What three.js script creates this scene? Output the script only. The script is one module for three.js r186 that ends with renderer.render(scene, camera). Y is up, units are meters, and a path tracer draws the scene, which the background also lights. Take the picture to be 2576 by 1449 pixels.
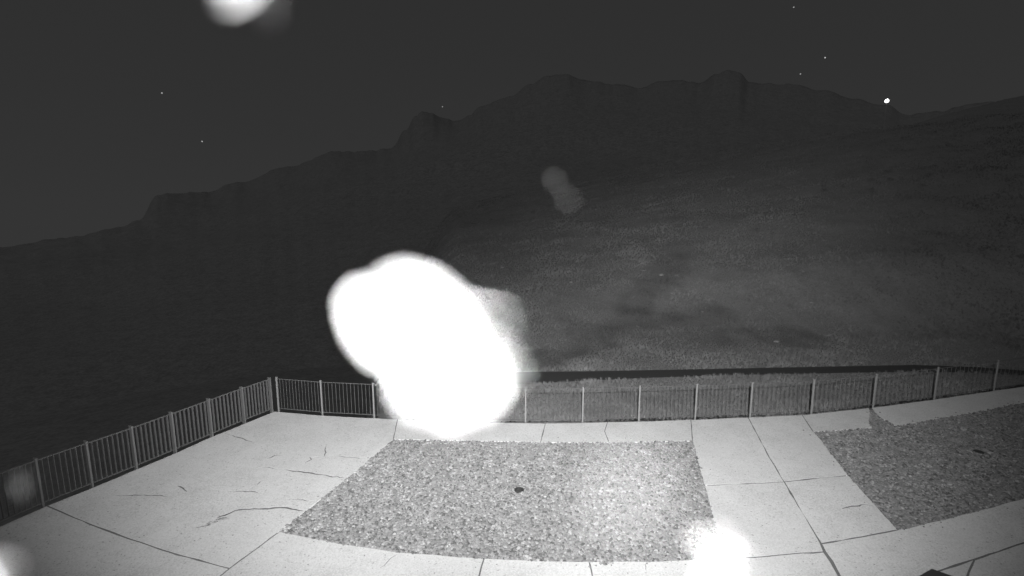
import * as THREE from 'three';
import { mergeGeometries } from 'three/addons/utils/BufferGeometryUtils.js';
import { ImprovedNoise } from 'three/addons/math/ImprovedNoise.js';

// ---------------------------------------------------------------- camera, sky, moon, exposure
const scene = new THREE.Scene();
const HEIGHT = 5.8, PITCH = THREE.MathUtils.degToRad(9.3), FOCAL = 1250;      // FOCAL in pixels of a 2576 x 1449 picture
const camera = new THREE.PerspectiveCamera(2 * Math.atan(724.5 / FOCAL) * 180 / Math.PI, 16 / 9, 0.01, 6000);
camera.position.set(0, HEIGHT, 0);
camera.rotation.set(-PITCH, 0, 0);
camera.focus = 12;
camera.userData.fStop = 1.42;                                                 // opening of about 12 mm: only what flies past the lens blurs
scene.add(camera);

const SW = 256, SH = 128, skyData = new Float32Array(SW * SH * 4);
for (let j = 0; j < SH; j++) for (let i = 0; i < SW; i++) {
  const el = ((j + 0.5) / SH - 0.5) * Math.PI, k = (j * SW + i) * 4;
  const glow = 0.0255 + 0.009 * Math.exp(-Math.max(el, 0) / 0.3);             // faint night glow over the hills
  skyData[k] = skyData[k + 1] = skyData[k + 2] = glow; skyData[k + 3] = 1;
}
const sky = new THREE.DataTexture(skyData, SW, SH, THREE.RGBAFormat, THREE.FloatType);
sky.mapping = THREE.EquirectangularReflectionMapping; sky.magFilter = THREE.LinearFilter; sky.minFilter = THREE.LinearFilter;
sky.needsUpdate = true;
scene.background = sky; scene.environment = sky;

const moon = new THREE.DirectionalLight(0xffffff, 0.2);
moon.position.set(-30, 60, 55); moon.castShadow = true; moon.shadow.radius = 20;
Object.assign(moon.shadow.camera, { left: -60, right: 60, top: 60, bottom: -60, near: 1, far: 400 });
scene.add(moon, moon.target);

// the night-vision floodlight under the eaves, above and behind the camera: [turn, tilt, half cone, strength]
const LAMP = new THREE.Vector3(0.0, 6.5, 0.5);
const BEAMS = [[1, -2, 56, 1350], [-20, -14, 32, 540], [20, -22, 28, 450], [17, 11, 27, 1900]];

const renderer = new THREE.WebGLRenderer({ antialias: true });
renderer.toneMapping = THREE.LinearToneMapping;
renderer.toneMappingExposure = 1;
renderer.shadowMap.enabled = true;

// ---------------------------------------------------------------- helpers
let seed = 7;
const rnd = () => { seed = (seed * 1664525 + 1013904223) >>> 0; return seed / 4294967296; };
const rr = (a, b) => a + (b - a) * rnd();
const pn = new ImprovedNoise();
const noise = (x, y, z = 0) => pn.noise(x + 31.7, y + 11.3, z + 5.1);
const smooth = THREE.MathUtils.smoothstep, lerp = THREE.MathUtils.lerp;
const grey = v => new THREE.Color().setRGB(v, v, v);
const used = {};
function numbered(n) { const k = used[n] = (used[n] ?? -1) + 1; return k ? n + '_' + String(k).padStart(3, '0') : n; }
function shadowed(o) { o.traverse(m => { if (m.isMesh) { m.castShadow = true; m.receiveShadow = true; } }); return o; }
function thing(name, label, category, group) {
  const o = new THREE.Group(); o.name = numbered(name); scene.add(o);
  o.userData = { label, category }; if (group) o.userData.group = group; return o;
}
function part(name, geometry, material, parent) {
  const m = new THREE.Mesh(geometry, material); m.name = name; m.castShadow = m.receiveShadow = true; parent.add(m); return m;
}
function structure(name, geometry, material, label) {
  const m = geometry ? new THREE.Mesh(geometry, material) : new THREE.Group();
  m.name = numbered(name); m.castShadow = m.receiveShadow = true; m.userData = { kind: 'structure', label }; scene.add(m); return m;
}
// direction of sight through a pixel of the 2576-wide picture, and where it meets the level y = h
function sight(u, v) {
  const y = -(v - 724.5) / FOCAL, c = Math.cos(PITCH), s = Math.sin(PITCH);
  return new THREE.Vector3((u - 1288) / FOCAL, y * c - s, -c - y * s);
}
function onLevel(u, v, h = 0) { const d = sight(u, v), t = (h - HEIGHT) / d.y; return new THREE.Vector2(d.x * t, d.z * t); }   // (x, z)
function inAir(u, v, depth) { const d = sight(u, v).multiplyScalar(depth); d.y += HEIGHT; return d; }
const level = (list, h = 0) => list.map(([u, v]) => onLevel(u, v, h));

function texture(size, fn, srgb = false) {
  const d = new Uint8Array(size * size * 4);
  for (let j = 0; j < size; j++) for (let i = 0; i < size; i++) {
    const c = Math.max(0, Math.min(255, Math.round(255 * fn(i / size, j / size, i, j)))), k = (j * size + i) * 4;
    d[k] = d[k + 1] = d[k + 2] = c; d[k + 3] = 255;
  }
  const t = new THREE.DataTexture(d, size, size, THREE.RGBAFormat); t.wrapS = t.wrapT = THREE.RepeatWrapping;
  t.magFilter = THREE.LinearFilter; t.minFilter = THREE.LinearMipmapLinearFilter; t.generateMipmaps = true; t.needsUpdate = true;
  if (srgb) t.colorSpace = THREE.SRGBColorSpace;
  return t;
}
// noise that repeats after one unit in x and y
function wrapNoise(x, y, f, z) {
  const a = noise(x * f, y * f, z), b = noise((x - 1) * f, y * f, z), c = noise(x * f, (y - 1) * f, z), d = noise((x - 1) * f, (y - 1) * f, z);
  return lerp(lerp(a, b, x), lerp(c, d, x), y);
}

// ---------------------------------------------------------------- materials
const pits = new Float32Array(1024 * 1024);
for (let k = 0; k < 5200; k++) {
  const x = rnd() * 1024, y = rnd() * 1024; if (wrapNoise(x / 1024, y / 1024, 7, 12) + rnd() * 0.5 < 0.15) continue;
  const r = rnd() < 0.12 ? rr(2.2, 5) : rr(0.8, 2.2), a = rr(0.2, 0.75), e = rr(0.5, 1.8);
  for (let j = -10; j <= 10; j++) for (let i = -10; i <= 10; i++) {
    const d = Math.hypot(i / e, j * e) / r; if (d > 1) continue;
    const q = (((y + j) & 1023) * 1024) + ((x + i) & 1023); pits[q] = Math.max(pits[q], a * (1 - d * d * 0.6));
  }
}
const concreteTex = texture(1024, (x, y, i, j) => {
  const n = wrapNoise(x, y, 5, 1) * 0.12 + wrapNoise(x, y, 19, 2) * 0.09 + wrapNoise(x, y, 60, 3) * 0.14 + wrapNoise(x, y, 115, 5) * 0.3 + (rnd() - 0.5) * 0.14;
  return (0.9 + n) * (1 - pits[j * 1024 + i]);
});
concreteTex.repeat.set(1 / 3.1, 1 / 3.1);
const concreteBump = texture(512, (x, y) => 0.5 + wrapNoise(x, y, 40, 6) * 0.3 + (rnd() - 0.5) * 0.4);
concreteBump.repeat.set(1 / 1.3, 1 / 1.3);
const concretes = [0.53, 0.56, 0.58].map(v => new THREE.MeshStandardMaterial({ color: grey(v), map: concreteTex, bumpMap: concreteBump, bumpScale: 0.004, roughness: 0.95 }));
const mortar = new THREE.MeshStandardMaterial({ color: grey(0.13), map: concreteTex, roughness: 1 }), earth = new THREE.MeshStandardMaterial({ color: grey(0.15), map: concreteTex, roughness: 1 });
const bitumen = new THREE.MeshStandardMaterial({ color: grey(0.035), roughness: 0.95 });
const postLit = new THREE.MeshStandardMaterial({ color: grey(0.2), roughness: 0.6, map: texture(128, (x, y) => 0.9 + wrapNoise(x, y, 14, 4) * 0.18) });  // far posts: lighter copy of the post metal, stronger light put into its colour
const railDark = new THREE.MeshStandardMaterial({ color: grey(0.1), roughness: 0.7 });  // bars and rails; on the left posts the weaker light is in the colour
const darkPaint = new THREE.MeshStandardMaterial({ color: grey(0.03), roughness: 0.7 });
const pebble = new THREE.MeshStandardMaterial({ color: 0xffffff, roughness: 0.85, map: texture(64, (x, y) => 0.9 + wrapNoise(x, y, 6, 8) * 0.25) });

// ---------------------------------------------------------------- the terrace: slabs with real joints and cracks
const terrace = structure('terrace', null, null, 'concrete terrace of large cracked slabs with gravel fields, lit white from above');
const area = p => p.reduce((s, a, i) => { const b = p[(i + 1) % p.length]; return s + a.x * b.y - b.x * a.y; }, 0) / 2;
function inset(p, by) {
  const out = [], n = p.length;
  for (let i = 0; i < n; i++) {
    const a = p[(i + n - 1) % n], b = p[i], c = p[(i + 1) % n];
    const e1 = b.clone().sub(a).normalize(), e2 = c.clone().sub(b).normalize();
    const n1 = new THREE.Vector2(-e1.y, e1.x), n2 = new THREE.Vector2(-e2.y, e2.x), m = n1.clone().add(n2).normalize();
    out.push(b.clone().addScaledVector(m, Math.min(by * 2, by / Math.max(0.4, m.dot(n1)))));
  }
  return out;
}
function ragged(p, step, amount) {                                          // edges broken a little, as old concrete is
  const out = [];
  p.forEach((a, i) => {
    const b = p[(i + 1) % p.length], L = a.distanceTo(b), k = Math.max(1, Math.round(L / step));
    for (let j = 0; j < k; j++) {
      const q = a.clone().lerp(b, j / k), w = amount * (j ? 1 : 0.3);
      q.x += w * (noise(q.x * 3, q.y * 3, i) + noise(q.x * 11, q.y * 11, i) * 0.6); q.y += w * (noise(q.y * 3, q.x * 3, i + 9) + noise(q.y * 11, q.x * 11, 3) * 0.6);
      out.push(q);
    }
  });
  return out;
}
function crackOutline(points, width) {                                      // a ribbon that narrows to its tips
  const pts = [];
  for (let i = 0; i < points.length - 1; i++) {
    const k = Math.max(2, Math.round(points[i].distanceTo(points[i + 1]) / 0.09));
    for (let j = 0; j < k; j++) pts.push(points[i].clone().lerp(points[i + 1], j / k));
  }
  pts.push(points[points.length - 1].clone());
  pts.forEach((q, i) => { if (i && i < pts.length - 1) { q.x += 0.05 * noise(q.x * 6, q.y * 6, 2); q.y += 0.05 * noise(q.x * 6, q.y * 6, 8); } });
  const L = [], R = [];
  pts.forEach((q, i) => {
    const a = pts[Math.max(0, i - 1)], b = pts[Math.min(pts.length - 1, i + 1)], d = b.clone().sub(a).normalize();
    const w = width * 0.5 * (0.35 + 0.65 * Math.min(1, Math.min(i, pts.length - 1 - i) / 3)) * (0.8 + 0.5 * noise(i * 0.7, 3, width * 100));
    L.push(new THREE.Vector2(q.x - d.y * w, q.y + d.x * w)); R.push(new THREE.Vector2(q.x + d.y * w, q.y - d.x * w));
  });
  return [...L, ...R.reverse()];
}
const flip = list => list.map(q => new THREE.Vector2(q.x, -q.y));           // (x, z) to the shape's own (x, -z)
function slab(outline, cracks = [], gap = 0.013, rough = 0.014) {
  let p = flip(level(outline)); if (area(p) < 0) p.reverse();
  p = ragged(inset(p, gap), 0.22, rough);
  const s = new THREE.Shape(p);
  for (const [pts, w] of cracks) s.holes.push(new THREE.Path(crackOutline(flip(level(pts)), w * 1.3 + 0.01)));
  const g = new THREE.ExtrudeGeometry(s, { depth: 0.03, bevelEnabled: true, bevelThickness: 0.002, bevelSize: 0.003, bevelOffset: -0.003, bevelSegments: 1 });
  g.rotateX(-Math.PI / 2); g.translate(0, -0.032, 0);
  const m = part(numbered('slab'), g, concretes[Math.floor(rnd() * 3)], terrace);
  return m;
}
slab([[118, 1272], [230, 1228], [345, 1180], [441, 1140], [530, 1100], [690, 1035], [810, 1045], [1000, 1055], [990, 1105], [880, 1198], [792, 1268], [703, 1337], [577, 1430], [425, 1388], [330, 1357], [225, 1318]], [
  [[[763, 1285], [710, 1277], [650, 1279], [590, 1283], [545, 1304], [525, 1319], [494, 1327]], 0.032],
  [[[538, 1309], [556, 1309], [580, 1302]], 0.016],
  [[[866, 1202], [800, 1193], [715, 1181]], 0.026], [[[710, 1181], [665, 1176], [640, 1180]], 0.012],
  [[[672, 1153], [690, 1146], [712, 1144]], 0.03],
  [[[768, 1163], [781, 1156], [779, 1150]], 0.028], [[[783, 1151], [815, 1147], [820, 1135], [821, 1120]], 0.014],
  [[[828, 1146], [880, 1150], [925, 1152]], 0.012],
  [[[575, 1093], [604, 1101], [635, 1112]], 0.018],
  [[[280, 1247], [350, 1245], [425, 1247]], 0.016],
  [[[447, 1222], [460, 1227], [470, 1236]], 0.03],
  [[[575, 1236], [600, 1235], [660, 1239]], 0.018],
  [[[628, 1230], [650, 1215], [668, 1205]], 0.012], [[[718, 1255], [760, 1258], [792, 1262]], 0.01]]);
slab([[1000, 1055], [1180, 1062], [1372, 1065], [1360, 1113], [990, 1105]]);
slab([[1372, 1065], [1465, 1064], [1528, 1062], [1521, 1085], [1532, 1113], [1360, 1113]], [], 0.009);
slab([[1528, 1062], [1620, 1060], [1738, 1056], [1742, 1109], [1532, 1113], [1521, 1085]], [], 0.009);
slab([[1738, 1056], [1882, 1050], [1935, 1150], [1973, 1212], [1772, 1221], [1742, 1109]], [], 0.011, 0.018);
slab([[1772, 1221], [1973, 1212], [2050, 1342], [2064, 1366], [2072, 1388], [1990, 1393], [1920, 1400], [1806, 1406], [1801, 1330]], [], 0.012, 0.018);
slab([[1882, 1050], [2018, 1044], [2047, 1087], [2060, 1100], [2135, 1196], [2050, 1203], [1973, 1212], [1935, 1150]], [], 0.011, 0.018);
slab([[1973, 1212], [2050, 1203], [2135, 1196], [2200, 1267], [2258, 1332], [2170, 1350], [2066, 1367], [2050, 1342]], [[[[2118, 1279], [2145, 1273], [2168, 1270], [2196, 1272]], 0.026]], 0.013, 0.02);
slab([[2066, 1367], [2170, 1350], [2258, 1332], [2380, 1305], [2480, 1279], [2576, 1252], [2800, 1180], [2800, 1292], [2576, 1365], [2530, 1380], [2450, 1408], [2380, 1430], [2300, 1456], [2200, 1490], [2150, 1540], [2114, 1449], [2095, 1412], [2076, 1388]], [], 0.016, 0.03);
slab([[2450, 1408], [2530, 1380], [2576, 1365], [2800, 1292], [2800, 1560], [2395, 1560], [2425, 1470]], [], 0.016);
slab([[2450, 1408], [2425, 1470], [2395, 1560], [2150, 1560], [2150, 1540], [2200, 1490], [2300, 1456], [2380, 1430]], [], 0.016);
slab([[703, 1337], [850, 1366], [1000, 1388], [1218, 1404], [1211, 1425], [1200, 1470], [1190, 1560], [400, 1560], [550, 1452], [577, 1430]], [[[[1000, 1394], [985, 1407], [955, 1428]], 0.008]], 0.012);
slab([[1218, 1404], [1350, 1410], [1482, 1412], [1489, 1440], [1500, 1560], [1190, 1560], [1200, 1470], [1211, 1425]], [], 0.013);
slab([[1482, 1412], [1506, 1412], [1522, 1421], [1544, 1412], [1660, 1411], [1806, 1406], [1920, 1400], [1990, 1393], [2072, 1388], [2090, 1414], [2110, 1449], [2150, 1540], [2150, 1560], [1500, 1560], [1489, 1440]], [[[[1622, 1416], [1624, 1424], [1624, 1432]], 0.01]], 0.013, 0.018);
slab([[118, 1272], [225, 1318], [330, 1357], [425, 1388], [577, 1430], [550, 1452], [400, 1560], [-260, 1560], [-260, 1436], [-120, 1376], [0, 1324]], [], 0.014, 0.018);
slab([[2018, 1044], [2110, 1034], [2186, 1026], [2190, 1040], [2188, 1062], [2195, 1076], [2120, 1082], [2047, 1087]], [], 0.014, 0.012);
slab([[2192, 1026], [2348, 1005], [2460, 989], [2576, 972], [2800, 937], [2800, 966], [2576, 1013], [2460, 1036], [2350, 1055], [2252, 1072], [2214, 1050]], [], 0.012, 0.012);

const FIELD_A = [[990, 1105], [1360, 1113], [1532, 1113], [1742, 1109], [1772, 1221], [1801, 1330], [1806, 1406], [1660, 1411], [1544, 1412], [1522, 1421], [1506, 1412], [1482, 1412], [1350, 1410], [1218, 1404], [1000, 1388], [850, 1366], [703, 1337], [880, 1198]];
const FIELD_B = [[2047, 1087], [2120, 1082], [2195, 1076], [2186, 1062], [2190, 1040], [2186, 1034], [2197, 1034], [2214, 1050], [2252, 1072], [2350, 1055], [2460, 1036], [2576, 1013], [2760, 974], [2760, 1192], [2576, 1252], [2480, 1279], [2380, 1305], [2258, 1332], [2200, 1267], [2135, 1196], [2060, 1100]];
// the bed under the slabs, seen in the joints and under the gravel
const BED = [[-260, 1436], [0, 1324], [118, 1272], [230, 1228], [345, 1180], [441, 1140], [530, 1100], [690, 1035], [810, 1045], [1000, 1055], [1180, 1062], [1320, 1065], [1465, 1064], [1606, 1060], [1738, 1056], [1882, 1050], [2018, 1044], [2110, 1034], [2210, 1024], [2348, 1005], [2576, 972], [2800, 937], [2800, 1560], [-260, 1560]];
{
  let p = flip(level(BED)); if (area(p) < 0) p.reverse();
  const s = new THREE.Shape(inset(p, 0.03)), deep = new THREE.Shape(inset(p, 0.05));
  for (const f of [FIELD_A, FIELD_B]) { let q = flip(level(f)); if (area(q) < 0) q.reverse(); s.holes.push(new THREE.Path(inset(q, -0.03))); }
  const g = new THREE.ExtrudeGeometry(s, { depth: 0.05, bevelEnabled: false });
  g.rotateX(-Math.PI / 2); g.translate(0, -0.053, 0);
  part('joint_filling', g, earth, terrace);                                  // dark earth filling the joints to just under the top
  const b = new THREE.ExtrudeGeometry(deep, { depth: 0.5, bevelEnabled: false });
  b.rotateX(-Math.PI / 2); b.translate(0, -0.5 - 0.065, 0);
  part('mortar_bed', b, mortar, terrace);
}
shadowed(terrace);

// ---------------------------------------------------------------- gravel fields
function inside(p, x, y) { let c = false; for (let i = 0, j = p.length - 1; i < p.length; j = i++) if ((p[i].y > y) !== (p[j].y > y) && x < (p[j].x - p[i].x) * (y - p[i].y) / (p[j].y - p[i].y) + p[i].x) c = !c; return c; }
function stoneShape() {
  const g = new THREE.IcosahedronGeometry(1, 1), a = g.attributes.position, s = rr(0, 50);
  for (let i = 0; i < a.count; i++) {
    const v = new THREE.Vector3().fromBufferAttribute(a, i), k = 1 + 0.35 * noise(v.x * 1.3 + s, v.y * 1.3, v.z * 1.3);
    a.setXYZ(i, v.x * k, v.y * k * 0.68, v.z * k * 0.85);
  }
  g.computeVertexNormals(); return g;
}
function gravel(outline, perM2, holes, label, tone) {
  const p = inset((q => area(q) < 0 ? q.reverse() : q)(level(outline)), -0.004);
  let x0 = 1e9, x1 = -1e9, y0 = 1e9, y1 = -1e9; for (const q of p) { x0 = Math.min(x0, q.x); x1 = Math.max(x1, q.x); y0 = Math.min(y0, q.y); y1 = Math.max(y1, q.y); }
  const n = Math.round((x1 - x0) * (y1 - y0) * perM2), place = [], col = [];
  const M = new THREE.Matrix4(), Q = new THREE.Quaternion(), E = new THREE.Euler();
  for (let k = 0; k < n; k++) {
    const x = rr(x0, x1), z = rr(y0, y1); if (!inside(p, x, z) || holes.some(h => Math.hypot(h.x - x, h.y - z) < 0.105)) continue;
    const r = 0.017 + 0.024 * Math.pow(rnd(), 1.7);
    Q.setFromEuler(E.set(rr(-0.5, 0.5), rr(0, 6.3), rr(-0.5, 0.5)));
    place.push(M.clone().compose(new THREE.Vector3(x, rr(-0.036, -0.002), z), Q, new THREE.Vector3(r, r * rr(0.8, 1.1), r)));
    const t = rnd(); col.push(tone * (t < 0.14 ? rr(0.35, 0.6) : t > 0.87 ? rr(1.25, 1.65) : rr(0.75, 1.15)) * (1 + 0.25 * noise(x * 4, z * 4)));
  }
  for (let k = 0; k < 70; k++) {                                              // strays kicked out onto the slabs
    const i = Math.floor(rnd() * p.length), q = p[i].clone().lerp(p[(i + 1) % p.length], rnd()), x = q.x + rr(-0.35, 0.35) * rnd(), z = q.y + rr(-0.35, 0.35) * rnd(); if (inside(p, x, z)) continue;
    const r = rr(0.01, 0.022); Q.setFromEuler(E.set(0, rr(0, 6.3), 0));
    place.push(M.clone().compose(new THREE.Vector3(x, r * 0.5, z), Q, new THREE.Vector3(r, r, r))); col.push(tone * rr(0.5, 1.3));
  }
  const m = new THREE.InstancedMesh(stoneShape(), pebble, place.length);
  place.forEach((q, i) => { m.setMatrixAt(i, q); m.setColorAt(i, grey(Math.min(0.85, col[i]))); });
  m.name = numbered('gravel'); m.castShadow = m.receiveShadow = true;
  m.userData = { kind: 'stuff', label, category: 'gravel' }; scene.add(m);
}
const drainSpots = [onLevel(1306, 1234, -0.02), onLevel(2462, 1138, -0.02)];
gravel(FIELD_A, 1500, [drainSpots[0]], 'pale gravel filling the middle of the terrace around a dark drain', 0.24);
gravel(FIELD_B, 1500, [drainSpots[1]], 'dim gravel in the field by the right edge beyond the slab strip', 0.17);

// ---------------------------------------------------------------- roof drains in the gravel
{
  const ring = new THREE.LatheGeometry([[0.078, -0.05], [0.078, 0.006], [0.084, 0.012], [0.098, 0.01], [0.102, -0.05]].map(q => new THREE.Vector2(...q)), 28);
  const pot = new THREE.LatheGeometry([[0, -0.045], [0.07, -0.045], [0.079, -0.03], [0.079, -0.004]].map(q => new THREE.Vector2(...q)), 24);
  const bar = new THREE.BoxGeometry(0.009, 0.01, 1);
  const d = thing('roof_drain', 'round dark drain grate in the middle of the bright gravel field', 'drain', 'round drains set in the gravel');
  part('rim', ring, darkPaint, d); part('pot', pot, bitumen, d);
  for (let k = -3; k <= 3; k++) { const b = part('grate_bar', bar, darkPaint, d); b.position.set(k * 0.021, 0, 0); b.scale.z = 2 * Math.sqrt(0.0775 ** 2 - (k * 0.021) ** 2); }
  d.position.set(drainSpots[0].x, -0.005, drainSpots[0].y);
  const e = d.clone(); e.name = numbered('roof_drain'); scene.add(e); e.position.set(drainSpots[1].x, -0.005, drainSpots[1].y);
  e.userData = { label: 'small dark drain grate in the dim gravel field near the right edge', category: 'drain', group: 'round drains set in the gravel' };
}

// ---------------------------------------------------------------- metal railings fixed to the outer edge
const postOf = (w, d) => mergeGeometries([new THREE.BoxGeometry(w, 1.24, d).translate(0, 0.38, 0), new THREE.BoxGeometry(0.1, 0.12, 0.012).translate(0, -0.14, -d / 2 - 0.006), new THREE.BoxGeometry(w + 0.01, 0.012, d + 0.012).translate(0, 1.007, 0)].map(g => g.toNonIndexed()));
const flatPost = postOf(0.034, 0.1), slimPost = postOf(0.036, 0.036);
const flatBar = new THREE.BoxGeometry(0.006, 0.876, 0.062).translate(0, 0.519, 0), rodBar = new THREE.CylinderGeometry(0.0045, 0.0045, 0.876, 7).translate(0, 0.519, 0);
function railing(line, perPanel, label, postG, postMat, barG) {
  const r = thing('metal_railing', label, 'railing', 'metal railings along the terrace edge');
  line.forEach((a, i) => {
    const b = line[Math.min(i + 1, line.length - 1)], c = line[Math.max(0, i - 1)];
    const dir = b.clone().sub(c).normalize(), turn = Math.atan2(-dir.y, dir.x);
    const p = part('post', postG, postMat, r); p.position.set(a.x, 0, a.y); p.rotation.y = turn;
    if (i === line.length - 1) return;
    const d = b.clone().sub(a), L = d.length(), t = Math.atan2(-d.y, d.x);
    for (const [n, y, h] of [['top_rail', 0.962, 0.01], ['bottom_rail', 0.075, 0.01]]) {
      const q = part(n, new THREE.BoxGeometry(L - 0.038, h, postG === flatPost ? 0.046 : 0.02), railDark, r); q.position.set((a.x + b.x) / 2, y, (a.y + b.y) / 2); q.rotation.y = t;
    }
    for (let k = 1; k < perPanel; k++) { const q = part('bar', barG, railDark, r); q.position.set(a.x + d.x * k / perPanel, 0, a.y + d.y * k / perPanel); q.rotation.y = t; }
  });
  return r;
}
const out = (pts, by) => pts.map(([u, v]) => { const q = onLevel(u, v); return q.add(q.clone().normalize().multiplyScalar(by)); });
railing(out([[-120, 1376], [-18, 1331], [108, 1276], [232, 1226], [343, 1181], [441, 1139], [533, 1099], [615, 1064], [684, 1036]], 0.05), 9, 'long railing of upright flat bars running up the left terrace edge', flatPost, railDark, flatBar);
railing([...out([[702, 1035]], 0.06), ...out([[812, 1045], [942, 1052], [1064, 1057], [1190, 1062], [1322, 1065], [1465, 1064], [1606, 1060], [1748, 1055], [1886, 1050], [2040, 1041.5], [2196, 1025], [2350, 1004.7], [2500, 983], [2640, 962]], 0.06)], 14, 'railing with thin pale posts along the far terrace edge', slimPost, postLit, rodBar);

// ---------------------------------------------------------------- dark box at the lower right
{
  const h = 0.62, A = onLevel(2345, 1431, h), B = onLevel(2308, 1452, h), C = onLevel(2404, 1452, h);
  const ex = C.clone().sub(A).normalize(), ez = B.clone().sub(A).normalize();
  const t = thing('storage_box', 'dark box showing only one top corner at the lower right', 'box');
  const solid = (lo, hi, grow) => {
    const s = new THREE.Shape([[-grow, -grow], [0.9 + grow, -grow], [0.9 + grow, 0.6 + grow], [-grow, 0.6 + grow]].map(([x, z]) => new THREE.Vector2(ex.x * x + ez.x * z, -(ex.y * x + ez.y * z))));
    const g = new THREE.ExtrudeGeometry(s, { depth: hi - lo, bevelEnabled: true, bevelSize: 0.008, bevelThickness: 0.008, bevelSegments: 2 }); g.rotateX(-Math.PI / 2); g.translate(0, lo, 0); return g;
  };
  part('body', solid(0.01, h - 0.07, -0.02), darkPaint, t); part('lid', solid(h - 0.06, h - 0.008, 0), darkPaint, t);
  t.position.set(A.x, 0, A.y);
}

// ---------------------------------------------------------------- gutter, lane, meadow and the dark hills
function strip(far, near, h, name, m, label) {
  const a = level(far, h), b = level(near, h), s = new THREE.Shape(flip([...a, ...b.reverse()]));
  const g = new THREE.ShapeGeometry(s); g.rotateX(-Math.PI / 2); g.translate(0, h, 0);
  return structure(name, g, m, label);
}
const LAWN = -1.0;
const edgeFar = [[1250, 1060], [1320, 1058], [1465, 1056], [1606, 1051], [1738, 1047], [1882, 1041], [2018, 1035], [2110, 1026], [2210, 1016], [2348, 998], [2576, 966], [2800, 932]];
strip(edgeFar, edgeFar.map(([u, v]) => [u, v + 26]), LAWN + 0.02, 'gutter', bitumen, 'narrow black gutter along the foot of the far railing');
const asphalt = new THREE.MeshStandardMaterial({ color: grey(0.045), roughness: 1, map: texture(256, (x, y) => 0.85 + wrapNoise(x, y, 30, 5) * 0.3 + (rnd() - 0.5) * 0.3) });
strip([[1180, 938], [1300, 936], [1480, 934], [1640, 931], [1800, 928], [2050, 923], [2300, 918], [2450, 923], [2576, 932], [2760, 948]], [[1180, 974], [1300, 967], [1480, 957], [1640, 950], [1800, 945], [2050, 939], [2300, 935], [2450, 937], [2576, 944], [2760, 956]], LAWN + 0.035, 'lane', asphalt, 'dark lane curving past below the far railing');

function meadowHeight(x, z) {
  const r = Math.hypot(x, z), xr = x / Math.max(1, -z), D = -z;
  let y = LAWN;
  if (D > 22) y += (D - 22) * (0.132 + 0.3 * Math.max(xr, -0.6)) * smooth(D, 22, 32) + 0;
  const bump = smooth(D, 21.5, 26);
  y += bump * (0.3 * noise(x * 0.12, z * 0.16) + 0.09 * noise(x * 0.5, z * 0.7, 2) + 0.03 * noise(x * 1.6, z * 1.9, 4));
  y -= smooth(-xr, 0.1, 0.42) * Math.max(0, r - 14.2) * 0.6;
  return y;
}
function fan(u0, u1, nu, dist, fy, uvScale) {                                // a sheet of ground spread out round the terrace
  const pos = [], uv = [], idx = [], W = nu + 1;
  for (const d of dist) for (let i = 0; i <= nu; i++) {
    const a = lerp(u0, u1, i / nu), x = Math.sin(a) * d, z = -Math.cos(a) * d; pos.push(x, fy(x, z, a, d), z); uv.push(x / uvScale, z / uvScale);
  }
  for (let j = 0; j < dist.length - 1; j++) for (let i = 0; i < nu; i++) { const a = j * W + i; idx.push(a, a + 1, a + W, a + 1, a + W + 1, a + W); }
  const g = new THREE.BufferGeometry(); g.setAttribute('position', new THREE.Float32BufferAttribute(pos, 3)); g.setAttribute('uv', new THREE.Float32BufferAttribute(uv, 2)); g.setIndex(idx); g.computeVertexNormals(); return g;
}
const ring = (a, b, n, pow = 1.6) => Array.from({ length: n + 1 }, (_, i) => a + (b - a) * Math.pow(i / n, pow));
const turfTex = texture(1024, (x, y) => 0.76 + wrapNoise(x, y, 9, 1) * 0.12 + wrapNoise(x, y, 40, 2) * 0.14 + wrapNoise(x, y, 120, 7) * 0.2 + (rnd() - 0.5) * 0.4);
const turf = new THREE.MeshStandardMaterial({ color: grey(0.28), roughness: 1, map: turfTex, bumpMap: turfTex, bumpScale: 0.05 });
const crest = 72;
const meadow = structure('meadow', fan(-0.75, 1.0, 260, [...ring(8, 130, 230, 1.6)], (x, z, a) => { const D = -z; return meadowHeight(x, z) - Math.max(0, D - crest - 2 + 3 * noise(a * 9, 1)) * 0.5 - smooth(D, crest + 4, 100) * 7; }, 17), turf, 'grey grassy hillside rising beyond the railing');

// skyline of the far hills, as sighted from the terrace
const RIDGE = [[-900, 700], [-300, 650], [0, 622], [180, 596], [300, 572], [350, 552], [395, 492], [420, 486], [520, 483], [600, 458], [720, 420], [850, 381], [940, 378], [985, 372], [1020, 326], [1045, 290], [1062, 280], [1085, 284], [1110, 297], [1150, 306], [1180, 290], [1210, 268], [1290, 240], [1330, 214], [1380, 190], [1420, 186], [1480, 204], [1560, 214], [1610, 222], [1660, 206], [1700, 200], [1735, 206], [1760, 210], [1800, 186], [1830, 176], [1860, 182], [1886, 205], [1920, 212], [1980, 212], [2070, 226], [2150, 248], [2220, 262], [2290, 288], [2360, 280], [2450, 262], [2576, 248], [3000, 300], [3800, 420]];
const ridgeAz = RIDGE.map(([u, v]) => { const d = sight(u, v); return [Math.atan2(d.x, -d.z), d.y / Math.hypot(d.x, d.z)]; });
function ridgeRise(a) {
  if (a <= ridgeAz[0][0]) return ridgeAz[0][1]; for (let i = 1; i < ridgeAz.length; i++) if (a < ridgeAz[i][0]) { const t = (a - ridgeAz[i - 1][0]) / (ridgeAz[i][0] - ridgeAz[i - 1][0]); return lerp(ridgeAz[i - 1][1], ridgeAz[i][1], t * t * (3 - 2 * t)); }
  return ridgeAz[ridgeAz.length - 1][1];
}
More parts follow.
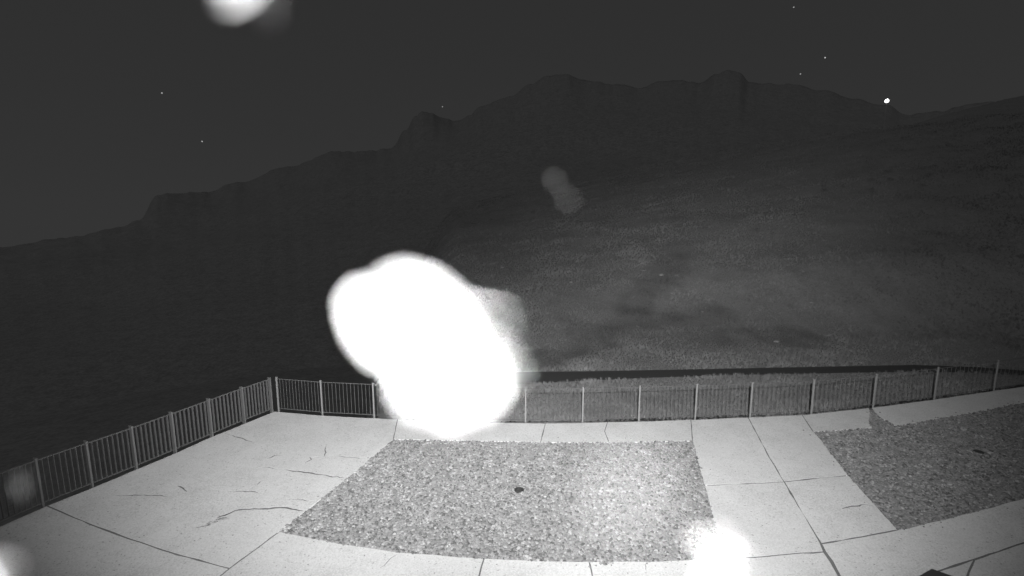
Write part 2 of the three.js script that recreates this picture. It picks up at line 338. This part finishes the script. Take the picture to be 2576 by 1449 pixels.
const soft = (a, w) => { let s = 0; for (let k = -6; k <= 6; k++) s += ridgeRise(a + k * w / 6); return s / 13; };   // broad flanks below the crest
const softAt = new Map(); const flank = a => { if (!softAt.has(a)) softAt.set(a, soft(a, 0.22)); return softAt.get(a); };
const CREST = 620;
const hillTex = texture(1024, (x, y) => 0.8 + wrapNoise(x, y, 60, 1) * 0.12 + wrapNoise(x, y, 170, 2) * 0.2 + (rnd() - 0.5) * 0.35);
const forest = new THREE.MeshStandardMaterial({ color: grey(0.33), roughness: 1, map: hillTex });
structure('hills', fan(-Math.PI, Math.PI, 2400, [...ring(12, 150, 40, 1.3), ...ring(170, CREST, 60, 1), ...ring(640, 1400, 16, 1.2)], (x, z, a, d) => {
  const top = HEIGHT + CREST * lerp(flank(a), ridgeRise(a), smooth(d, 430, CREST - 10));
  let y;
  if (d < 60) y = lerp(-5, -25, (d - 12) / 48); else if (d < 150) y = lerp(-25, -40, (d - 60) / 90);
  else if (d <= CREST) { const t = (d - 150) / (CREST - 150); y = lerp(-40, top, Math.pow(t, 1.15)); } else y = top - (d - CREST) * 0.25;
  const w = smooth(d, 120, 300) * (d < CREST ? 1 - smooth(d, 520, CREST) * 0.85 : 0.15);
  return y + w * (7 * noise(x * 0.009, z * 0.009) + 1.5 * noise(x * 0.03, z * 0.03, 3)) + smooth(d, 200, 500) * (0.7 * noise(x * 0.13, z * 0.13, 5) + 1.1 * noise(x * 0.05, z * 0.05, 8)) + smooth(d, 540, CREST) * 1.3 * noise(a * 95, 4);
}, 420), forest, 'dark wooded hills with an uneven skyline across the valley');

// tufts of grass on the near hillside
{
  const blades = [];
  for (let k = 0; k < 9; k++) {
    const g = new THREE.PlaneGeometry(0.035, 0.26, 1, 3), a = g.attributes.position, lean = rr(0.1, 0.5), turn = rr(0, 6.3);
    for (let i = 0; i < a.count; i++) { const t = (a.getY(i) + 0.13) / 0.26; a.setX(i, a.getX(i) * (1 - t * 0.85)); a.setZ(i, lean * 0.26 * t * t); a.setY(i, t * 0.26 * rr(0.96, 1.04)); }
    g.rotateY(turn); g.translate(rr(-0.07, 0.07), 0, rr(-0.07, 0.07)); blades.push(g);
  }
  const tuft = mergeGeometries(blades); tuft.computeVertexNormals();
  const spots = [], M = new THREE.Matrix4(), Q = new THREE.Quaternion(), up = new THREE.Vector3(0, 1, 0), lane = [onLevel(1180, 936, LAWN), onLevel(2760, 956, LAWN)];
  const onLane = (() => { const p = [...level([[1180, 938], [1300, 936], [1480, 934], [1800, 928], [2300, 918], [2450, 923], [2576, 932], [2760, 948]], LAWN), ...level([[2760, 956], [2576, 944], [2450, 937], [2300, 935], [1800, 945], [1480, 957], [1300, 967], [1180, 974]], LAWN)]; return (x, z) => inside(p, x, z); })();
  const rim = flip(level(BED));
  // winding lines on the slope along which the tufts are coloured darker
  const ground = (u, v) => { const q = sight(u, v); for (let t = 15; t < 90; t += 0.1) if (HEIGHT + q.y * t < meadowHeight(q.x * t, q.z * t)) return new THREE.Vector2(q.x * t, q.z * t); return new THREE.Vector2(0, -80); };
  const lines = [[[1350, 915], [1450, 880], [1520, 846], [1600, 815], [1700, 802], [1800, 790]], [[1560, 832], [1600, 770], [1640, 720], [1700, 650]], [[1680, 856], [1800, 848], [2000, 852]]].map(l => l.map(([u, v]) => ground(u, v)));
  const streak = (x, z) => {
    let best = 9; const q = new THREE.Vector2(x + 1.2 * noise(x * 0.5, z * 0.5, 3), z + 1.2 * noise(x * 0.5, z * 0.5, 6));
    for (const l of lines) for (let i = 0; i < l.length - 1; i++) { const d = l[i + 1].clone().sub(l[i]), t = Math.max(0, Math.min(1, q.clone().sub(l[i]).dot(d) / d.lengthSq())); best = Math.min(best, q.distanceTo(l[i].clone().addScaledVector(d, t))); }
    return (1 - smooth(best, 0.1, 1.9)) * (0.8 + 0.5 * noise(x * 0.8, z * 0.8, 9));
  };
  {                                                                           // turf colour darker along the same lines
    const a = meadow.geometry.attributes.position, c = new Float32Array(a.count * 3);
    for (let i = 0; i < a.count; i++) { const g = a.getZ(i) > -18 || a.getZ(i) < -75 ? 0 : streak(a.getX(i), a.getZ(i)); c.fill(1 - 0.34 * Math.min(1, Math.max(0, g)), i * 3, i * 3 + 3); }
    meadow.geometry.setAttribute('color', new THREE.BufferAttribute(c, 3)); turf.vertexColors = true;
  }
  for (let k = 0; k < 150000; k++) {
    const d = 14 + 78 * Math.pow(rnd(), 1.35), a = rr(-0.36, 0.86), x = Math.sin(a) * d, z = -Math.cos(a) * d;
    if (inside(rim, x, -z) || inside(rim, x * 0.93, -z * 0.93) || onLane(x, z)) continue;
    const s = rr(0.3, 0.75) * (0.75 + 0.6 * noise(x * 0.3, z * 0.4, 7)), t = 0.19 * (0.9 + 0.3 * noise(x * 0.22, z * 0.4, 1) + 0.25 * noise(x * 0.9, z * 1.2, 2)) * rr(0.75, 1.25) * (1 - 0.5 * Math.max(0, Math.min(1, streak(x, z))));
    Q.setFromAxisAngle(up, rr(0, 6.3)); spots.push([M.clone().compose(new THREE.Vector3(x, meadowHeight(x, z) - 0.02, z), Q, new THREE.Vector3(s, s, s)), Math.max(0.05, t)]);
  }
  const m = new THREE.InstancedMesh(tuft, new THREE.MeshStandardMaterial({ color: 0xffffff, roughness: 1, side: THREE.DoubleSide }), spots.length);
  spots.forEach(([q, t], i) => { m.setMatrixAt(i, q); m.setColorAt(i, grey(t)); });
  m.name = numbered('grass'); m.castShadow = m.receiveShadow = true; m.userData = { kind: 'stuff', label: 'short rough grass on the slope beyond the railing', category: 'grass' }; scene.add(m);
}

{
  const put = (name, geo, mat, n, label, category, pick) => {
    const M = new THREE.Matrix4(), Q = new THREE.Quaternion(), E = new THREE.Euler(), list = [];
    for (let k = 0; k < n; k++) { const t = pick(); if (!t) continue; const [x, z, size, tone] = t; Q.setFromEuler(E.set(rr(-0.2, 0.2), rr(0, 6.3), rr(-0.2, 0.2))); list.push([M.clone().compose(new THREE.Vector3(x, meadowHeight(x, z), z), Q, new THREE.Vector3(size, size, size)), tone]); }
    const m = new THREE.InstancedMesh(geo, mat, list.length); list.forEach(([q, t], i) => { m.setMatrixAt(i, q); m.setColorAt(i, grey(t)); });
    m.name = numbered(name); m.castShadow = m.receiveShadow = true; m.userData = { kind: 'stuff', label, category }; scene.add(m);
  };
  put('stones', stoneShape(), pebble, 130, 'small pale stones scattered over the grassy slope', 'stones', () => { const d = rr(23, 60), a = rr(-0.05, 0.8); return [Math.sin(a) * d, -Math.cos(a) * d, 0.04 + 0.13 * rnd() ** 3, rr(0.12, 0.32)]; });
  const twigs = [];
  for (let k = 0; k < 60; k++) { const g = new THREE.PlaneGeometry(0.05, 0.09), v = new THREE.Vector3(rr(-1, 1), rr(0, 1), rr(-1, 1)).normalize().multiplyScalar(0.35 * Math.cbrt(rnd())); g.rotateX(rr(0, 3)); g.rotateY(rr(0, 6.3)); g.translate(v.x, v.y + 0.05, v.z); twigs.push(g); }
  put('scrub', mergeGeometries(twigs), new THREE.MeshStandardMaterial({ color: 0xffffff, roughness: 1, side: THREE.DoubleSide }), 260, 'low dark scrub dotted over the grassy slope', 'scrub', () => {
    const d = rr(23, 66), a = rr(-0.1, 0.82), x = Math.sin(a) * d, z = -Math.cos(a) * d; return noise(x * 0.09, z * 0.12, 14) < 0.05 ? null : [x, z, rr(0.4, 1.0), rr(0.11, 0.2)]; });
}

// ---------------------------------------------------------------- lights far off, and a few stars
function lamp(u, v, dist, radius, poleHeight, label, power) {
  const at = inAir(u, v, dist), t = thing('distant_lamp', label, 'lamp');
  const glow = new THREE.MeshStandardMaterial({ color: grey(0.8), emissive: 0xffffff, emissiveIntensity: 2.5 }), poleMat = new THREE.MeshStandardMaterial({ color: grey(0.3), roughness: 0.8 });
  const pole = new THREE.CylinderGeometry(radius * 0.12, radius * 0.2, poleHeight, 10).translate(0, -poleHeight / 2 - radius * 0.9, 0);
  part('pole', mergeGeometries([pole, new THREE.CylinderGeometry(radius * 0.4, radius * 0.3, radius * 0.25, 12).translate(0, -radius * 0.95, 0)]), poleMat, t);
  part('globe', new THREE.SphereGeometry(radius, 20, 14), glow, t);
  t.position.copy(at);
  const l = new THREE.PointLight(0xffffff, power); l.position.copy(at); l.position.y += radius * 1.4; l.castShadow = true; scene.add(l);
}
lamp(2231, 254, 110, 0.42, 9, 'bright globe lamp on the skyline at the right', 3);
lamp(20, 846, 260, 0.42, 6, 'tiny lamp low on the dark hills by the left edge', 1);
[[407, 231, 'faint star in the dark sky below the upper left corner', 0.45], [508, 353, 'lone star above the left hills, lower of two at upper left', 0.45], [2076, 142, 'bright star in the dark sky above the right hills', 0.6], [2014, 183, 'small star just left of and below the bright star', 0.35], [1997, 15, 'faint star at the very top edge of the sky', 0.35], [1113, 266, 'faint star just above the notch in the skyline', 0.3]].forEach(([u, v, label, b]) => {
  const d = sight(u, v).normalize().multiplyScalar(3200);
  const m = new THREE.Mesh(new THREE.IcosahedronGeometry(3.2, 1), new THREE.MeshStandardMaterial({ color: 0x000000, emissive: 0xffffff, emissiveIntensity: b }));
  m.name = numbered('star'); m.position.copy(d); m.userData = { label, category: 'star', group: 'stars in the night sky' }; scene.add(m);
});

// ---------------------------------------------------------------- the floodlight (above and behind the camera)
{
  const t = thing('floodlight', 'night vision floodlight under the eaves above the camera', 'lamp');
  const face = new THREE.MeshStandardMaterial({ color: grey(0.3), emissive: 0xffffff, emissiveIntensity: 1 });
  const shell = new THREE.LatheGeometry([[0, 0.17], [0.06, 0.17], [0.075, 0.15], [0.075, 0], [0.069, 0], [0.069, 0.03], [0, 0.03]].map(q => new THREE.Vector2(...q)), 32);
  shell.rotateX(Math.PI / 2);
  part('housing', shell, new THREE.MeshStandardMaterial({ color: grey(0.7), roughness: 0.5 }), t);
  part('emitter', new THREE.CylinderGeometry(0.064, 0.064, 0.006, 28).rotateX(Math.PI / 2).translate(0, 0, 0.022), face, t);
  part('bracket', mergeGeometries([new THREE.BoxGeometry(0.03, 0.2, 0.03).translate(0, 0.17, 0.1), new THREE.BoxGeometry(0.12, 0.02, 0.12).translate(0, 0.275, 0.1)]), darkPaint, t);
  t.position.copy(LAMP); t.rotation.x = -0.05;
  for (const [turn, tilt, cone, power] of BEAMS) {
    const a = THREE.MathUtils.degToRad(turn), e = THREE.MathUtils.degToRad(tilt);
    const s = new THREE.SpotLight(0xffffff, power, 0, THREE.MathUtils.degToRad(cone), 1, 2);
    s.position.copy(LAMP).add(new THREE.Vector3(0, 0, -0.03)); s.target.position.copy(s.position).add(new THREE.Vector3(Math.sin(a) * Math.cos(e), Math.sin(e), -Math.cos(a) * Math.cos(e)).multiplyScalar(10));
    s.castShadow = true; s.shadow.radius = 3; scene.add(s, s.target);
  }
}

// ---------------------------------------------------------------- insects drawn to the light, close to the lens
const MM = 0.001;
function wingShape(pts, bow, thick = 0.05) {                                  // pts in mm, root at 0,0; a thin domed sheet with two faces
  const s = new THREE.Shape(); s.moveTo(...pts[0]); s.splineThru(pts.slice(1).map(q => new THREE.Vector2(...q)));
  const g = new THREE.ExtrudeGeometry(s, { depth: thick, bevelEnabled: false, curveSegments: 10 }), a = g.attributes.position;
  for (let i = 0; i < a.count; i++) { const x = a.getX(i), y = a.getY(i); a.setZ(i, a.getZ(i) + bow * Math.sin(Math.min(1, Math.hypot(x, y) / 16) * Math.PI) ); }
  g.computeVertexNormals(); return g;
}
const tube = (pts, r) => new THREE.TubeGeometry(new THREE.CatmullRomCurve3(pts.map(q => new THREE.Vector3(...q))), 10, r, 6);
function bodyShape(profile) { return new THREE.LatheGeometry(new THREE.SplineCurve(profile.map(q => new THREE.Vector2(...q))).getPoints(26), 18); }
// body along +y (head up), back towards +z, measures in mm
function makeMoth(t, wool, wingMat, pose) {
  const b = bodyShape([[0.01, -9.5], [1.0, -8.6], [1.9, -6], [2.3, -3], [2.1, -0.8], [2.7, 1], [2.8, 3], [2.2, 4.8], [1.4, 5.4], [0.01, 5.6]]);
  const a = b.attributes.position; for (let i = 0; i < a.count; i++) { const k = 1 + 0.12 * noise(a.getX(i) * 1.9, a.getY(i) * 1.9, a.getZ(i) * 1.9); a.setX(i, a.getX(i) * k); a.setZ(i, a.getZ(i) * k); } b.computeVertexNormals();
  part('body', b, wool, t);
  const h = part('head', new THREE.SphereGeometry(1.5, 18, 14).translate(0, 6.2, 0), wool, t);
  for (const s of [-1, 1]) {
    const q = pose[s < 0 ? 'left' : 'right'];                                 // each wing: [turn out of the plane, turn in the plane]
    part('eye', new THREE.SphereGeometry(0.6, 12, 10).translate(s * 1.15, 6.7, 0.35), darkPaint, h);
    part('antenna', tube([[s * 0.6, 7.3, 0.4], [s * 3, 9, 0.9], [s * 6.4, 9.8, 0.8], [s * 10.4, 8.6, 0.5]], 0.17), wool, h);
    const f = part('forewing', wingShape([[0, 0], [4, 4.2], [10, 8.5], [13.2, 8.4], [12.6, 4.6], [9.5, 0.6], [4, -1.8], [0, 0]], 0.9), wingMat, t);
    f.scale.set(s * q.fore[2], q.fore[2], q.fore[2]); f.position.set(s * 1.9, 2.6, 0.9); f.rotation.set(0, -s * q.fore[0], q.fore[1] * s, 'ZYX');
    const k = part('hindwing', wingShape([[0, 0], [5, 1.4], [9.4, -1.2], [10, -6], [6.4, -10.4], [2.4, -8.6], [0.4, -4], [0, 0]], 0.6), wingMat, t);
    k.scale.set(s * q.hind[2], q.hind[2], q.hind[2]); k.position.set(s * 1.6, 0.4, 0.5); k.rotation.set(0, -s * q.hind[0], q.hind[1] * s, 'ZYX');
    for (const [y, l] of [[3.6, 2.4], [2, 1.6], [0.4, 2.8]]) part('leg', tube([[s * 1.4, y, -1.8], [s * 2 * l, y + 0.6, -3.2], [s * 3.6 * l, y - 0.8, -5], [s * 4.4 * l, y - 2.2, -5.6]], 0.17), wool, t);
  }
}
function makeMidge(t, m, wingMat) {
  part('body', bodyShape([[0.01, -3], [0.3, -2.6], [0.42, -1.4], [0.4, -0.3], [0.62, 0.5], [0.6, 1.1], [0.3, 1.5], [0.01, 1.55]]), m, t);
  const h = part('head', new THREE.SphereGeometry(0.36, 14, 10).translate(0, 1.75, -0.1), m, t);
  for (const s of [-1, 1]) {
    part('antenna', tube([[s * 0.15, 2, 0], [s * 0.5, 2.7, 0.1], [s * 0.9, 3.2, 0]], 0.04), m, h);
    const w = part('wing', wingShape([[0, 0], [1.2, -0.2], [2.6, -1.2], [2.5, -2], [1.4, -1.7], [0.3, -0.6], [0, 0]], 0.1, 0.02), wingMat, t);
    w.scale.x = s; w.position.set(s * 0.4, 0.8, 0.4); w.rotation.set(0, -s * 0.3, -s * 0.75, 'ZYX');
    for (const y of [1, 0.5, 0.1]) part('leg', tube([[s * 0.3, y, -0.4], [s * 1.1, y + 0.4, -0.5], [s * 1.6, y - 0.5, -1.1], [s * 2, y - 0.9, -1.5]], 0.05), m, t);
  }
}
const fur = v => new THREE.MeshPhysicalMaterial({ color: grey(v), roughness: 1, specularIntensity: 0 });
const wingOf = v => new THREE.MeshPhysicalMaterial({ color: grey(v), roughness: 1, specularIntensity: 0, side: THREE.DoubleSide });
function fly(t, u, v, depth, size, roll, tip = 0, yaw = 0) {
  t.position.copy(inAir(u, v, depth)); t.scale.setScalar(MM * size);
  t.quaternion.copy(camera.quaternion).multiply(new THREE.Quaternion().setFromEuler(new THREE.Euler(tip, yaw, roll, 'ZYX')));
}
const moth = thing('moth', 'large glaring white moth flying in front of the railing', 'moth');
makeMoth(moth, fur(0.7), wingOf(0.3), { left: { fore: [0.05, 0.08, 1.2], hind: [0.2, 0.05, 0.66] }, right: { fore: [0.2, 1.68, 1.16], hind: [0.15, -0.05, 0.7] } });
fly(moth, 1130, 925, 0.1, 1.07, 0.05, -0.12, 0);
const small = thing('moth', 'small bright white moth over the gravel corner at the bottom edge', 'moth');
makeMoth(small, fur(0.6), wingOf(0.5), { left: { fore: [1.0, -1.7, 0.5], hind: [1.2, -0.7, 0.4] }, right: { fore: [1.0, -1.7, 0.5], hind: [1.2, -0.7, 0.4] } });
fly(small, 1806, 1416, 0.16, 0.8, -0.8, 0, 0.1);
const MIDGES = [
  [634, -30, 0.125, 2.9, -1.0, 0.026, 'pale blurred insect at the top edge of the sky'],
  [-22, 1452, 0.14, 2.3, 0.6, 0.2, 'pale blurred insect in the lower left corner'],
  [55, 1218, 0.2, 1.3, 0.7, 0.015, 'faint blurred insect in front of the left railing'],
  [1580, 1218, 0.058, 1.25, -0.5, 0.11, 'large faint blur of an insect over the bright gravel'],
  [1392, 452, 0.22, 0.5, 0.6, 0.012, 'very faint speck of an insect against the dark hills, upper of a close pair'],
  [1428, 502, 0.2, 0.5, 0.9, 0.012, 'very faint speck of an insect at the hillside crest, lower of a close pair']];
for (const [u, v, depth, size, roll, tone, label] of MIDGES) {
  const t = thing('midge', label, 'insect', 'insects flying close to the camera');
  makeMidge(t, fur(tone), wingOf(tone)); fly(t, u, v, depth, size, roll);
}

renderer.render(scene, camera);
